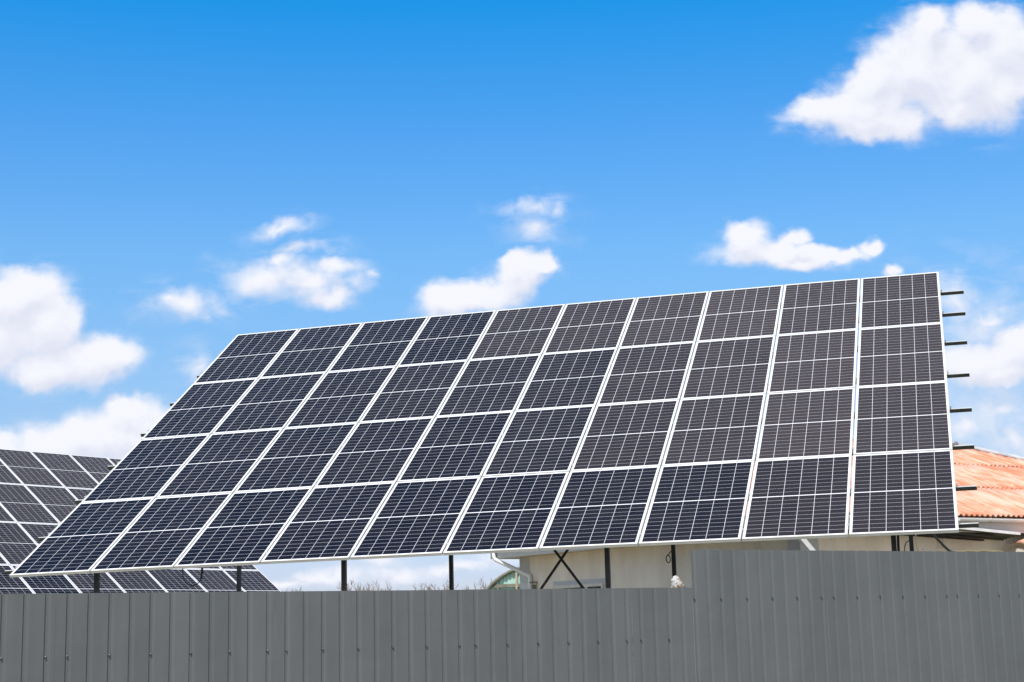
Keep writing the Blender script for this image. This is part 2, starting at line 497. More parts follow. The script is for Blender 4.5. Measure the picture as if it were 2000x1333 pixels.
# ------------------------------------------------------------------ ground
bm = bmesh.new()
bmesh.ops.create_grid(bm, x_segments=60, y_segments=60, size=1500)
for v_ in bm.verts:
    d = v_.co.xy.length
    v_.co.z = 0.0 if d < 120 else -0.004 * (d - 120) * (0.4 + 0.3 * math.sin(v_.co.x * 0.004) * math.cos(v_.co.y * 0.005))
me = bpy.data.meshes.new('ground')
bm.to_mesh(me)
bm.free()
me.materials.append(M['ground'])
ground = bpy.data.objects.new('ground', me)
C.objects.link(ground)
ground['kind'] = 'structure'


# ------------------------------------------------------------------ solar arrays
PC, QR = 1.154, 1.9181283733153116          # panel pitches
PW, PH = 1.139, 1.9075
ROW = ('top', 'second', 'third', 'bottom')
ORD = ('first', 'second', 'third', 'fourth', 'fifth', 'sixth', 'seventh', 'eighth', 'ninth', 'tenth')


class Lattice:
    """the slightly sagging plane that the panels are bolted to"""

    def __init__(self, o, yaw, tilt, roll, a=0.0, b=0.0, c=0.0):
        self.o = Vector(o)
        self.e1 = Vector((math.cos(yaw) * math.cos(roll), math.sin(yaw) * math.cos(roll), math.sin(roll)))
        h = Vector((-math.sin(yaw), math.cos(yaw), 0))
        u = h * math.cos(tilt) + Z * math.sin(tilt)
        self.up = (u - self.e1 * u.dot(self.e1)).normalized()
        self.n = self.e1.cross(self.up)
        self.w = (a, b, c)

    def pt(self, u, v, w=0.0):
        s, t = (u - 5) / 5, (v - 2) / 2
        a, b, c = self.w
        k = a * (s * s - 1) + b * (t * t - 1) + c * s * t
        return self.o + self.e1 * ((u - 5) * PC) - self.up * ((v - 2) * QR) + self.n * (k + w)


L1 = Lattice((0.007315948860386758, 21.185110166373263, 2.9431293123170748 + CAM_H), -0.2803262673921147, 0.5792552441768919, 0.008877866480012141, -0.022540567631178513, 0.03921222204579149, 0.007427834823439314)
L2 = Lattice((-11.309701089323438, 35.25738070930698, 2.5983580595375333 + CAM_H), 0.872057703088222, 0.576119117570186, -0.004844108291868072)


def make_panel():
    root = empty('solar_panel', (0, 0, 0))
    root['local'] = 1
    hx, hy = PW / 2, PH / 2

    def ring(i, z):
        x, y = hx - i, hy - i
        return [(-x, -y, z), (x, -y, z), (x, y, z), (-x, y, z)]
    f = MB()
    f.loft([ring(*k) for k in ((0.011, -0.0062), (0.011, -0.0005), (0.0105, 0), (0.0008, 0), (0, -0.0008), (0, -0.0105), (0.002, -0.012), (0.002, -0.020), (0, -0.0215), (0, -0.0285), (0.0015, -0.030), (0, -0.0315), (0, -0.035), (0.026, -0.035), (0.026, -0.0335), (0.0018, -0.0335))])
    f.build('frame', M['alu'], root)
    g = MB()
    g.box((-hx + 0.0112, -hy + 0.0112, -0.0055), (PW - 0.0224, 0, 0), (0, PH - 0.0224, 0), (0, 0, 0.0035))
    g.build('glass', M['laminate'], root)
    return root


def dup(root):
    r = root.copy()
    C.objects.link(r)
    for ch in list(root.children):
        c = ch.copy()
        C.objects.link(c)
        c.parent = r
    return r


proto = make_panel()
first = [True]


def place_panel(L, c, r, tint, label, group):
    o = proto if first[0] else dup(proto)
    first[0] = False
    p00, p10, p01, p11 = L.pt(c, r), L.pt(c + 1, r), L.pt(c, r + 1), L.pt(c + 1, r + 1)
    mid = (p00 + p10 + p01 + p11) / 4
    x = (p10 + p11 - p00 - p01).normalized()
    y = (p00 + p10 - p01 - p11)
    y = (y - x * y.dot(x)).normalized()
    n = x.cross(y)
    jit = random.uniform(-0.0015, 0.0015)
    o.matrix_world = Matrix.Translation(mid + n * jit) @ Matrix((x, y, n)).transposed().to_4x4()
    tag(o, label, 'solar panel', group)
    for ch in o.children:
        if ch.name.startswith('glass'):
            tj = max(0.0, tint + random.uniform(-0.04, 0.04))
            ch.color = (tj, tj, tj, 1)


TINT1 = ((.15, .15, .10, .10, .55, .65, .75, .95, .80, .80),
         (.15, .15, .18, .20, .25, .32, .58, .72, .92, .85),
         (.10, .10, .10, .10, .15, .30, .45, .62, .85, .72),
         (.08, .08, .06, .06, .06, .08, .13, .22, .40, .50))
for r in range(4):
    for c in range(10):
        if c < 5:
            pos = ('leftmost' if c == 0 else ORD[c] + ' from the left')
        else:
            pos = ('rightmost' if c == 9 else ORD[9 - c] + ' from the right')
        tone = 'brownish grey' if TINT1[r][c] > 0.4 else 'dark navy'
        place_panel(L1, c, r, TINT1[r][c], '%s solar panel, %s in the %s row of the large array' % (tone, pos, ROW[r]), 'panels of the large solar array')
for r in range(4):
    for c in range(3, 10):
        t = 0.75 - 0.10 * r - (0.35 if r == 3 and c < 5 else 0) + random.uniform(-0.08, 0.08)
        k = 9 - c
        pos = 'rightmost' if k == 0 else ORD[k] + ' from the right'
        place_panel(L2, c, r, t, 'solar panel, %s in the %s row of the array behind' % (pos, ROW[r]), 'panels of the solar array behind')


def channel(mb, p, q, up, out, w=0.045, h=0.06, t=0.004):
    """a C-channel from p to q: top flange, web and bottom flange"""
    d = Vector(q) - Vector(p)
    p = Vector(p)
    mb.box(p - up * t, d, out * -w, up * t)
    mb.box(p - up * (h - 0.0), d, out * -t, up * (h - t))
    mb.box(p - up * h, d, out * -w, up * t)


def mounting(L, name, label, vs, lt, rt_, us, vf, vb, clamps=True):
    base = L.pt(5, 2)
    base = Vector((base.x, base.y, 0))
    root = empty(name, base)
    tag(root, label, 'mounting frame')
    for i, v in enumerate(vs):
        mb, fl = MB(), MB()
        pts = [L.pt(u, v, -0.038) for u in np.linspace(0, 10, 6)]
        pts[0] = pts[0] - L.e1 * lt[i]
        pts[-1] = pts[-1] + L.e1 * rt_[i]
        for a, b in zip(pts, pts[1:]):
            # the web faces down the slope
            d = b - a
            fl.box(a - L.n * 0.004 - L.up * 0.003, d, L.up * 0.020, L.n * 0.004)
            mb.box(a - L.n * 0.048, d, L.up * 0.004, L.n * 0.0435)
            mb.box(a - L.n * 0.052, d, L.up * 0.04, L.n * 0.004)
        rail = mb.build('rail', M['rail'], root)
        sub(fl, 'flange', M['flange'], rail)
        if clamps:
            for k in range(0, 11):
                c = MB()
                off = 0.0
                if k == 0:
                    off = 0.006
                elif k == 10:
                    off = -0.006
                p = L.pt(k, v, 0.0) + L.e1 * off + L.up * 0.02
                if 0 < k < 10:
                    c.box(p - L.e1 * 0.017 - L.up * 0.02 + L.n * 0.002, L.e1 * 0.034, L.up * 0.04, L.n * 0.0035)
                    c.box(p - L.e1 * 0.008 - L.up * 0.02 - L.n * 0.037, L.e1 * 0.016, L.up * 0.04, L.n * 0.0389)
                    c.tube([p + L.n * 0.0055, p + L.n * 0.012], 0.006, 6)
                else:
                    sgn = 1 if k == 10 else -1
                    c.box(p - L.up * 0.02 + L.n * 0.002, L.e1 * sgn * 0.022, L.up * 0.04, L.n * 0.0035)
                    c.box(p - L.up * 0.02 + L.e1 * sgn * 0.008 - L.n * 0.037, L.e1 * sgn * 0.014, L.up * 0.04, L.n * 0.0389)
                sub(c, 'clamp', M['clamp'], rail)
    for u in us:
        mb = MB()
        mb.bar(L.pt(u, 0.15, -0.136), L.pt(u, 3.45, -0.136), 0.05, 0.10, side=L.e1)
        mb.build('rafter', M['steel_dark'], root)
        for v, du in ((vf, -0.045), (vb, 0.025)):
            t = L.pt(u + du, v, -0.2)
            mb = MB()
            mb.box(t - L.e1 * 0.0275 - L.e1.cross(Z) * 0.0275 - Z * t.z, L.e1 * 0.055, L.e1.cross(Z) * 0.055, Z * (t.z + 0.02))
            mb.build('post', M['steel_dark'], root)
    return root


VS = (.378, .79, 1.312, 1.854, 2.393, 2.922, 3.457, 3.90)
US = (.66, 3.66, 6.56, 9.42)
mf = mounting(L1, 'mounting_frame', 'dark steel posts and rails carrying the large solar array', VS,
              (.07, .11, .14, .15, .18, .17, .17, .18), (.32, .31, .29, .275, .257, .24, .22, .20), US, 3.5, 1.0)
# cross braces in the plane of the back posts, and raking braces at the right end
mb = MB()
a0, a1 = L1.pt(US[1], 1.0, -0.25), L1.pt(US[2], 1.0, -0.25)
back = Vector((-math.sin(-0.28), math.cos(-0.28), 0))
xa, xb = Vector((0.5589, 22.7018, 1.0659 + CAM_H)), Vector((0.9390, 22.5926, 0.5289 + CAM_H))
d = (xb - xa)
p, q = xa - d * ((4.75 - xa.z) / -d.z) * 1.0, xa + d * ((xa.z - 0.15) / -d.z)
p = xa + d * ((4.6 - xa.z) / d.z)
q = xa + d * ((0.15 - xa.z) / d.z)
mb.bar(p, q, 0.036, 0.02, side=d.cross(back)).build('brace', M['steel_dark'], mf)
mb = MB()
xa, xb = Vector((0.7139, 22.6573, 1.0711 + CAM_H)) + back * 0.04, Vector((0.3301, 22.7676, 0.5439 + CAM_H)) + back * 0.04
d = (xb - xa)
p = xa + d * ((4.6 - xa.z) / d.z)
q = xa + d * ((0.15 - xa.z) / d.z)
mb.bar(p, q, 0.036, 0.02, side=d.cross(back)).build('brace', M['steel_dark'], mf)
mb = MB()
t, b_ = L1.pt(US[3], 1.3, -0.2), L1.pt(US[3], 3.5, -0.2)
mb.bar(t - L1.e1 * 0.06, Vector((b_.x, b_.y, 0.3)) - L1.e1 * 0.06, 0.03, 0.05, side=L1.e1).build('brace', M['steel_dark'], mf)
mb = MB()
mb.bar(L1.pt(US[3], 1.0, -0.5) + L1.e1 * 0.07 + back * 0.3, L1.pt(US[3], 1.0, -3.2) + L1.e1 * 0.1 + back * 0.02, 0.025, 0.04, side=L1.e1).build('brace', M['steel_dark'], mf)
mounting(L2, 'mounting_frame', 'posts and rails under the solar array standing behind at left', VS, (.05,) * 8, (.02,) * 8, US, 3.5, 1.0, clamps=False)


# ------------------------------------------------------------------ corrugated fence
F0 = Vector((-2.72997332, 8.28792679, 0))
PITCH = 0.115
GW, GD, GF = 0.005, 0.008, 0.016           # groove side run, depth, floor


def fpt(i, off=0.0, z=0.0):
    return F0 + E * (i * PITCH) + NB * off + Z * z


def sheet_profile(i0, i1):
    pts = [(i0, 0.0)]
    for i in range(math.ceil(i0), math.ceil(i1)):
        for ds, dp in ((0, 0), (GW, -GD), (GW + GF, -GD), (GW + GF + 0.0055, -0.0030), (GW + GF + 0.0085, -0.0030), (GW + GF + 0.0120, 0)):
            s = i + ds / PITCH
            if i0 < s < i1:
                pts.append((s, dp))
    pts.append((i1, 0.0))
    return pts


def fence(name, label, i0, i1, joints, top, screws, zs):
    mid = fpt((i0 + i1) / 2)
    root = empty(name, mid)
    tag(root, label, 'fence')
    cuts = [i0] + [j for j in joints if i0 < j < i1] + [i1]
    for k, (a, b) in enumerate(zip(cuts, cuts[1:])):
        mb = MB()
        prof = sheet_profile(a, b)
        lift = 0.0014 * (k % 2)
        th = 0.0008
        rows = []
        for zz in (0.05, top - random.uniform(0, 0.0025)):
            rows.append([fpt(s, dp + lift, zz) for s, dp in prof])
        back_rows = [[p - NB * th for p in rw] for rw in rows]
        bm = mb.bm
        vf = [[bm.verts.new(p) for p in rw] for rw in rows]
        vb = [[bm.verts.new(p) for p in rw] for rw in back_rows]
        n = len(prof)
        for j in range(n - 1):
            bm.faces.new((vf[0][j], vf[0][j + 1], vf[1][j + 1], vf[1][j]))
            bm.faces.new((vb[0][j + 1], vb[0][j], vb[1][j], vb[1][j + 1]))
            bm.faces.new((vf[1][j], vf[1][j + 1], vb[1][j + 1], vb[1][j]))
            bm.faces.new((vf[0][j + 1], vf[0][j], vb[0][j], vb[0][j + 1]))
        for j in (0, n - 1):
            bm.faces.new((vf[0][j], vf[1][j], vb[1][j], vb[0][j]))
        sh = mb.build('sheet', M['fence'], root)
        for (si, sz) in screws:
            if a <= si < b:
                c = MB()
                p = fpt(si + (GW + GF * 0.42) / PITCH, -GD + lift, zs(si))
                c.tube([p, p + NB * 0.002], 0.0085, 12)
                c.tube([p + NB * 0.002, p + NB * 0.009], 0.0055, 6)
                c.tube([p + NB * 0.009, p + NB * 0.0105], 0.0055, 6, r2=0.0035)
                sub(c, 'screw', M['screw'], sh)
    for zz in (0.35, zs((i0 + i1) / 2)):
        MB().box(fpt(i0 + 0.2, -GD - 0.003, zz - 0.02), E * ((i1 - i0 - 0.4) * PITCH), -NB * 0.02, Z * 0.04).build('rail', M['steel_dark'], root)
    k = i0 + 3
    while k < i1:
        MB().box(fpt(k, -GD - 0.025, 0), E * 0.06, -NB * 0.06, Z * (top - 0.06)).build('post', M['steel_dark'], root)
        k += 18
    return root


lo_s = [0, 2, 3, 5, 7, 9, 11, 13, 14, 16, 18, 20, 22, 24, 25, 27, 29, 31, 33, 35, 36, 38]
hi_s = [40, 42, 44, 46, 48, 50, 51, 53, 55, 57, 59, 61, 62, 64, 66, 68, 70]
fence('metal_fence', 'long grey corrugated metal fence, the lower stretch under the solar array', -14, 39.93, [-8.5, 2.5, 13.5, 24.5, 35.5], 0.2375 + CAM_H, [(s, 0) for s in lo_s], lambda s: CAM_H - 0.098 - 0.0002 * s)
fence('metal_fence', 'grey corrugated metal fence, the taller stretch at right with a raised top', 39.95, 92, [50.5, 61.5, 72.5, 83.5], 0.4944 + CAM_H, [(s, 0) for s in hi_s], lambda s: CAM_H + 0.158)

# lump sitting on a fence post top just behind the sheet
lc = fpt(39.15, -0.05, 1.6 + 0.2325 - 0.012)
mb = MB()
bmesh.ops.create_icosphere(mb.bm, subdivisions=4, radius=1.0)
rng = np.random.default_rng(4)
ph = rng.uniform(0, 6, 12)
for v_ in mb.bm.verts:
    c = v_.co.copy()
    k = 1 + 0.05 * math.sin(3 * c.x + ph[0]) * math.cos(4 * c.y + ph[1]) + 0.03 * math.sin(7 * c.z + ph[2] + 3 * c.x) + 0.02 * math.sin(13 * c.x + 9 * c.y + ph[3])
    q = c * k
    # a dome, higher towards the left end
    x = q.x * 0.052
    z = q.z * 0.080 if q.z > 0 else q.z * 0.02
    if q.z > 0:
        x += 0.010 - q.z * 0.018
    v_.co = E * x + NB * (q.y * 0.032) + Z * (z + 0.016)
bmesh.ops.translate(mb.bm, verts=list(mb.bm.verts), vec=lc)
lump = mb.build('white_lump', M['lump'], None, loc=lc, smooth_=True)
tag(lump, 'small rounded white lump with brown patches on the fence top beside the height step', 'lump')

# ------------------------------------------------------------------ house
N0 = Vector((4.8928, 27.0, 0))               # near corner
LH, DH, OV = 13.7, 9.26, 0.45
SOF, EAVE, TP = 3.12, 3.40, 0.40


def hp(a, b, z=0.0):
    """a along the street wall, b outwards from it"""
    return N0 + E * a + NB * b + Z * z


house = empty('house', hp(LH / 2, -DH / 2, 0))
tag(house, 'single-storey cream house with orange corrugated hip roof and white gutters behind the array', 'house')
mb = MB()
mb.box(hp(0, 0, 0), E * LH, -NB * DH, Z * SOF)
mb.build('wall', M['render'], house)
mb = MB()
mb.box(hp(-0.003, -DH - 0.002, 0), E * 0.003, NB * 0.42, Z * (SOF - 0.004))
mb.build('corner_strip', M['strip'], house)
mb = MB()
mb.box(hp(-0.003, -0.32, 0), E * 0.003, NB * 0.323, Z * (SOF - 0.004))
mb.box(hp(0, 0, 0), E * 0.42, NB * 0.003, Z * (SOF - 0.004))
mb.build('corner_strip', M['strip'], house)
# soffit and fascia
mb = MB()
o = OV
mb.box(hp(-o, o, SOF), E * (LH + 2 * o), -NB * (DH + 2 * o), Z * 0.03)
mb.build('soffit', M['soffit'], house)
mb = MB()
for p, q in ((hp(-o, o), hp(LH + o, o)), (hp(-o, -DH - o), hp(LH + o, -DH - o))):
    s = 1 if p == hp(-o, o) else -1
    mb.box(p + Z * (SOF - 0.012), q - p, NB * 0.022 * s, Z * 0.23)
for aa, s in ((-o, -1), (LH + o, 1)):
    mb.box(hp(aa, o + 0.022, SOF - 0.012), E * 0.022 * s, -NB * (DH + 2 * o + 0.044), Z * 0.23)
mb.build('fascia', M['fascia'], house)

# roof: courses of corrugated sheets on four hipped faces
WAVE, AMP = 0.139, 0.024
bm = bmesh.new()
uvl = bm.loops.layers.uv.new('UVMap')


def roof_face(orig, a, inn, length, run):
    """orig: eave corner; a: along the eave; inn: horizontal direction up the slope; hips at 45 degrees at both ends"""
    k = 0
    while k * 1.72 < run:
        lo_in, hi_in = k * 1.72 - (0.07 if k == 0 else 0.0), min(run + 0.02, (k + 1) * 1.72 + 0.14)
        tmp = bmesh.new()
        uvt = tmp.loops.layers.uv.new('UVMap')
        ncol = int(length / WAVE * 8)
        seg = 3
        grid = []
        for j in range(seg + 1):
            t = lo_in + (hi_in - lo_in) * j / seg
            row = []
            for i in range(ncol + 1):
                s = length * i / ncol
                z = TP * t + AMP * math.cos(2 * math.pi * s / WAVE) + 0.050 - 0.026 * (j / seg) + 0.006 * ((math.floor(s / 0.97) + k) % 2)
                row.append((tmp.verts.new(orig + a * s + inn * t + Z * z), (s, t + k * 13.7)))
            grid.append(row)
        for j in range(seg):
            for i in range(ncol):
                q = (grid[j][i], grid[j][i + 1], grid[j + 1][i + 1], grid[j + 1][i])
                fc = tmp.faces.new([x[0] for x in q])
                fc.smooth = True
                for lp, x in zip(fc.loops, q):
                    lp[uvt].uv = x[1]
        for co_, no in ((orig, (inn - a)), (orig + a * length, (inn + a))):
            g = list(tmp.verts) + list(tmp.edges) + list(tmp.faces)
            bmesh.ops.bisect_plane(tmp, geom=g, plane_co=co_, plane_no=no, clear_outer=True, dist=1e-5)
        me_ = bpy.data.meshes.new('tmp')
        tmp.to_mesh(me_)
        tmp.free()
        bm.from_mesh(me_)
        bpy.data.meshes.remove(me_)
        k += 1


LT, DT = LH + 2 * o, DH + 2 * o
rz = Z * EAVE
roof_face(hp(-o, o) + rz, E, -NB, LT, DT / 2)
roof_face(hp(LH + o, -DH - o) + rz, -E, NB, LT, DT / 2)
roof_face(hp(-o, -DH - o) + rz, NB, E, DT, DT / 2)
roof_face(hp(LH + o, o) + rz, -NB, -E, DT, DT / 2)
me = bpy.data.meshes.new('roof')
bmesh.ops.translate(bm, verts=list(bm.verts), vec=-house.location)
bm.to_mesh(me)
bm.free()
me.materials.append(M['roof'])
roof = bpy.data.objects.new('roof', me)
C.objects.link(roof)
roof.parent = house
sm = roof.modifiers.new('thickness', 'SOLIDIFY')
sm.thickness = 0.008
sm.offset = -1
# roof deck under the sheets keeps daylight out
mb = MB()
base = [hp(-o, o, EAVE - 0.05), hp(LH + o, o, EAVE - 0.05), hp(LH + o, -DH - o, EAVE - 0.05), hp(-o, -DH - o, EAVE - 0.05)]
ra, rb_ = hp(-o + DT / 2, o - DT / 2, EAVE - 0.06 + TP * DT / 2), hp(LH + o - DT / 2, o - DT / 2, EAVE - 0.06 + TP * DT / 2)
vs = [mb.bm.verts.new(p) for p in base + [ra, rb_]]
for f in ((0, 1, 5, 4), (1, 2, 5), (2, 3, 4, 5), (3, 0, 4), (3, 2, 1, 0)):
    mb.bm.faces.new([vs[i] for i in f])
sub(mb, 'deck', M['soffit'], roof)
mb = MB()
capz = Z * (0.075)
RA, RB = hp(-o + DT / 2, o - DT / 2, EAVE + TP * DT / 2) + capz, hp(LH + o - DT / 2, o - DT / 2, EAVE + TP * DT / 2) + capz
mb.tube([RA, RB], 0.07, 12)
for c_, t in ((hp(-o, o), RA), (hp(-o, -DH - o), RA), (hp(LH + o, o), RB), (hp(LH + o, -DH - o), RB)):
    mb.tube([c_ + Z * (EAVE + 0.06), t], 0.055, 12)
sub(mb, 'ridge_cap', M['cap'], roof, smooth_=True)


def gutter(p, q, out):
    """half-round gutter hung along p-q"""
    mb = MB()
    r = 0.062
    prof = []
    for k in range(9):
        t = math.pi * k / 8
        prof.append(out * (0.026 + r - r * math.cos(t)) - Z * r * math.sin(t))
    prof.append(out * (0.026 + 2 * r - 0.004) + Z * 0.004)
    for k in range(8, -1, -1):
        t = math.pi * k / 8
        prof.append(out * (0.026 + r - (r - 0.004) * math.cos(t)) - Z * (r - 0.004) * math.sin(t))
    vs = mb.loft([[Vector(p) + c for c in prof], [Vector(q) + c for c in prof]])
    mb.bm.faces.new(vs[0][::-1])
    mb.bm.faces.new(vs[1])
    return mb


GZ = EAVE - 0.045
gs = [gutter(hp(-o - 0.15, o, GZ), hp(LH + o + 0.15, o, GZ), NB).build('gutter', M['white'], house),
      gutter(hp(-o, o + 0.15, GZ), hp(-o, -DH - o - 0.10, GZ), -E).build('gutter', M['white'], house)]
for aa in (4.18, 5.15, 6.1, 7.1, 3.2, 2.2, 1.2):
    mb = MB()
    mb.tube([hp(aa + 0.02, o + 0.02, GZ + 0.012), hp(aa, o + 0.09, GZ + 0.012), hp(aa - 0.01, o + 0.152, GZ - 0.002), hp(aa - 0.03, o + 0.15, GZ - 0.045), hp(aa - 0.04, o + 0.10, GZ - 0.07)], 0.006, 6)
    sub(mb, 'bracket', M['shed_post'], gs[0])


def downpipe(pts, r=0.045):
    # round off the elbows with short extra points
    P_ = [Vector(p) for p in pts]
    out = [P_[0]]
    for a, b, c in zip(P_, P_[1:], P_[2:]):
        out += [b + (a - b).normalized() * 0.05, b + ((a - b).normalized() + (c - b).normalized()) * 0.012, b + (c - b).normalized() * 0.05]
    out.append(P_[-1])
    mb = MB()
    mb.tube(out, r, 12)
    return mb


dp = downpipe([hp(-o - 0.085, -DH - o + 0.22, GZ - 0.05), hp(-o - 0.085, -DH - o + 0.24, GZ - 0.26), hp(-0.06, -DH + 0.52, GZ - 0.66), hp(-0.06, -DH + 0.52, 0.1)]).build('downpipe', M['white'], house, smooth_=True)
mb = MB()
dpts = [hp(-o - 0.085, 0.40, GZ - 0.05), hp(-o - 0.085, 0.42, GZ - 0.20), hp(0.03, 0.42, GZ - 0.75), hp(0.09, 0.42, 0.1)]
for k in range(3):
    mb.bar(dpts[k], dpts[k + 1], 0.092, 0.07, side=E)
dp2 = mb.build('downpipe', M['white'], house)

# window in the far wall
mb = MB()
mb.box(hp(-0.006, -7.90, 1.35), E * 0.006, NB * 2.02, Z * 1.19)
sur = mb.build('window', M['strip'], house)
mb = MB()
for (b0, b1, z0, z1) in ((-7.80, -5.98, 2.385, 2.45), (-7.80, -5.98, 1.40, 1.46), (-7.80, -7.74, 1.46, 2.385), (-6.04, -5.98, 1.46, 2.385), (-6.62, -6.55, 1.46, 2.385)):
    mb.box(hp(-0.045, b0, z0), E * 0.039, NB * (b1 - b0), Z * (z1 - z0))
sub(mb, 'frame', M['frame_beige'], sur)
for b0, b1 in ((-7.74, -6.62), (-6.55, -6.04)):
    mb = MB()
    mb.box(hp(-0.016, b0, 1.46), E * 0.008, NB * (b1 - b0), Z * 0.925)
    sub(mb, 'pane', M['glass_dark'], sur)
# small bracket lamp beside the corner
mb = MB()
mb.box(hp(-0.16, -8.62, 2.535), E * 0.157, NB * 0.10, Z * 0.03)
mb.box(hp(-0.10, -8.60, 2.30), E * 0.07, NB * 0.05, Z * 0.20)
mb.build('bracket', M['shed_beam'], house)
# vent in the street wall
mb = MB()
for (a0_, a1_, z0, z1) in ((3.325, 3.48, 3.02, 3.04), (3.325, 3.48, 2.84, 2.86), (3.325, 3.345, 2.86, 3.02), (3.46, 3.48, 2.86, 3.02)):
    mb.box(hp(a0_, 0.0, z0), E * (a1_ - a0_), NB * 0.012, Z * (z1 - z0))
vent = mb.build('vent', M['frame_beige'], house)
mb = MB()
for k in range(5):
    z = 2.862 + k * 0.032
    mb.hull8([hp(3.345, 0.001, z), hp(3.46, 0.001, z), hp(3.46, 0.009, z), hp(3.345, 0.009, z), hp(3.345, 0.001, z + 0.030), hp(3.46, 0.001, z + 0.030), hp(3.46, 0.003, z + 0.030), hp(3.345, 0.003, z + 0.030)])
sub(mb, 'louvre', M['board'], vent)
# tin awning over the street wall, sloping down to the right
mb = MB()
I0, I1 = hp(1.6, 0.004, 3.135), hp(5.03, 0.004, 3.0)
O0, O1 = hp(1.55, 0.62, 3.265), hp(4.81, 0.62, 3.075)
W0, W1 = hp(1.6, 0.30, 3.20), hp(4.9, 0.30, 3.04)
nx, ny = 24, 30
rows = []
for i in range(nx + 1):
    s = i / nx
    rows.append([(I0 + (I1 - I0) * s) * (1 - t) + (O0 + (O1 - O0) * s) * t + Z * (0.016 * math.cos(2 * math.pi * 5 * t)) for t in [j / ny for j in range(ny + 1)]])
top_ = [[p + Z * 0.002 for p in rw] for rw in rows]
vs = mb.loft(rows, closed=False)
vs = mb.loft(top_, closed=False)
aw = mb.build('awning', M['awning'], house)
mb = MB()
mb.bar(O0 + NB * 0.004 + Z * 0.01, O1 + NB * 0.004 + Z * 0.01 + E * 0.03, 0.02, 0.05, side=NB)
sub(mb, 'edge_trim', M['white'], aw)
mb = MB()
for t in (0.12, 0.42, 0.72):
    p = I0 * (1 - t) + O0 * t
    q = (I0 + (I1 - I0) * 0.84) * (1 - t) + (O0 + (O1 - O0) * 0.84) * t
    mb.bar(p - Z * 0.04, q - Z * 0.04, 0.045, 0.03, side=NB)
sub(mb, 'shadow_bar', M['black'], aw)  # black bars stand in for the shadow bands under the tin
# low wing that comes forward from the street wall
mb = MB()
mb.box(hp(5.1, 0.001, 0), E * 4.5, NB * 3.4, Z * 2.93)
mb.build('wing', M['render'], house)
mb = MB()
rows = []
for i in range(60):
    bq = 0.34 + (3.7 - 0.34) * i / 59
    rows.append([hp(4.98 + s * 4.7, bq, 2.93 + s * 1.3 + 0.03 * abs(math.sin(math.pi * i / 59 * 15))) for s in (0, .25, .5, .75, 1)])
low = [[p - Z * 0.03 for p in rw] for rw in rows]
mb.loft(rows, closed=False)
mb.loft(low, closed=False)
mb.loft([[rw[0] for rw in rows], [rw[0] for rw in low]], closed=False)
wr = mb.build('wing_roof', M['roof'], house)

# pale board leaning at the wing, rolled netting below the street wall
mb = MB()
bo = hp(4.86, 0.42, 0)
mb.hull8([hp(4.80, 0.20, 1.6), hp(4.86, 0.95, 1.6), hp(4.88, 0.95, 1.6), hp(4.82, 0.20, 1.6), hp(5.02, 0.22, 2.855), hp(5.07, 0.95, 2.80), hp(5.09, 0.95, 2.80), hp(5.04, 0.22, 2.855)])
bd = mb.build('board', M['board'], None, loc=hp(4.93, 0.6, 1.6))
tag(bd, 'pale board leaning against the low wing wall at the right edge', 'board')
mb = MB()
mb.hull8([hp(4.70, 0.15, 0), hp(4.98, 0.15, 0), hp(4.98, 1.1, 0), hp(4.70, 1.1, 0), hp(4.70, 0.15, 1.6), hp(4.98, 0.15, 1.6), hp(4.98, 1.1, 1.6), hp(4.70, 1.1, 1.6)])
st = mb.build('brick_stack', M['soffit'], None, loc=hp(4.84, 0.6, 0))
tag(st, 'stack under the pale board beside the wing wall', 'stack')
mb = MB()
pts = []
for k in range(25):
    s = k / 24
    pts.append(hp(3.05 + 1.50 * s, 0.55, 2.715 + 0.045 * math.sin(math.pi * s) ** 0.35 + 0.008 * math.sin(25 * s)))
mb.tube(pts, 0.022, 8)
rl = mb.build('netting_roll', M['rope'], None, loc=hp(4.3, 0.55, 2.7), smooth_=True)
tag(rl, 'long thin olive roll lying below the wall vent, just above the fence', 'roll')
mb = MB()
mb.box(hp(3.1, 0.35, 0), E * 0.05, NB * 0.4, Z * 2.63)
mb.box(hp(4.5, 0.35, 0), E * 0.05, NB * 0.4, Z * 2.63)
mb.box(hp(3.05, 0.35, 2.63), E * 1.53, NB * 0.4, Z * 0.03)
rk = mb.build('rack', M['soffit'], None, loc=hp(4.3, 0.55, 0))
tag(rk, 'low wooden rack under the olive roll beside the house wall', 'rack')


# ------------------------------------------------------------------ cables
def ray(px, py, d):
    return Vector((px * d, d, py * d + CAM_H))


def cable(pts, r, name, mat, label, cat):
    mb = MB()
    P_ = [Vector(p) for p in pts]
    out = []
    for i in range(len(P_) - 1):
        p0, p1, p2, p3 = P_[max(i - 1, 0)], P_[i], P_[i + 1], P_[min(i + 2, len(P_) - 1)]
        for k in range(8):
            t = k / 8
            out.append(0.5 * ((2 * p1) + (p2 - p0) * t + (2 * p0 - 5 * p1 + 4 * p2 - p3) * t * t + (3 * p1 - p0 - 3 * p2 + p3) * t ** 3))
    out.append(P_[-1])
    mb.tube(out, r, 8)
    o_ = mb.build(name, mat, None, loc=P_[0], smooth_=True)
    return tag(o_, label, cat)


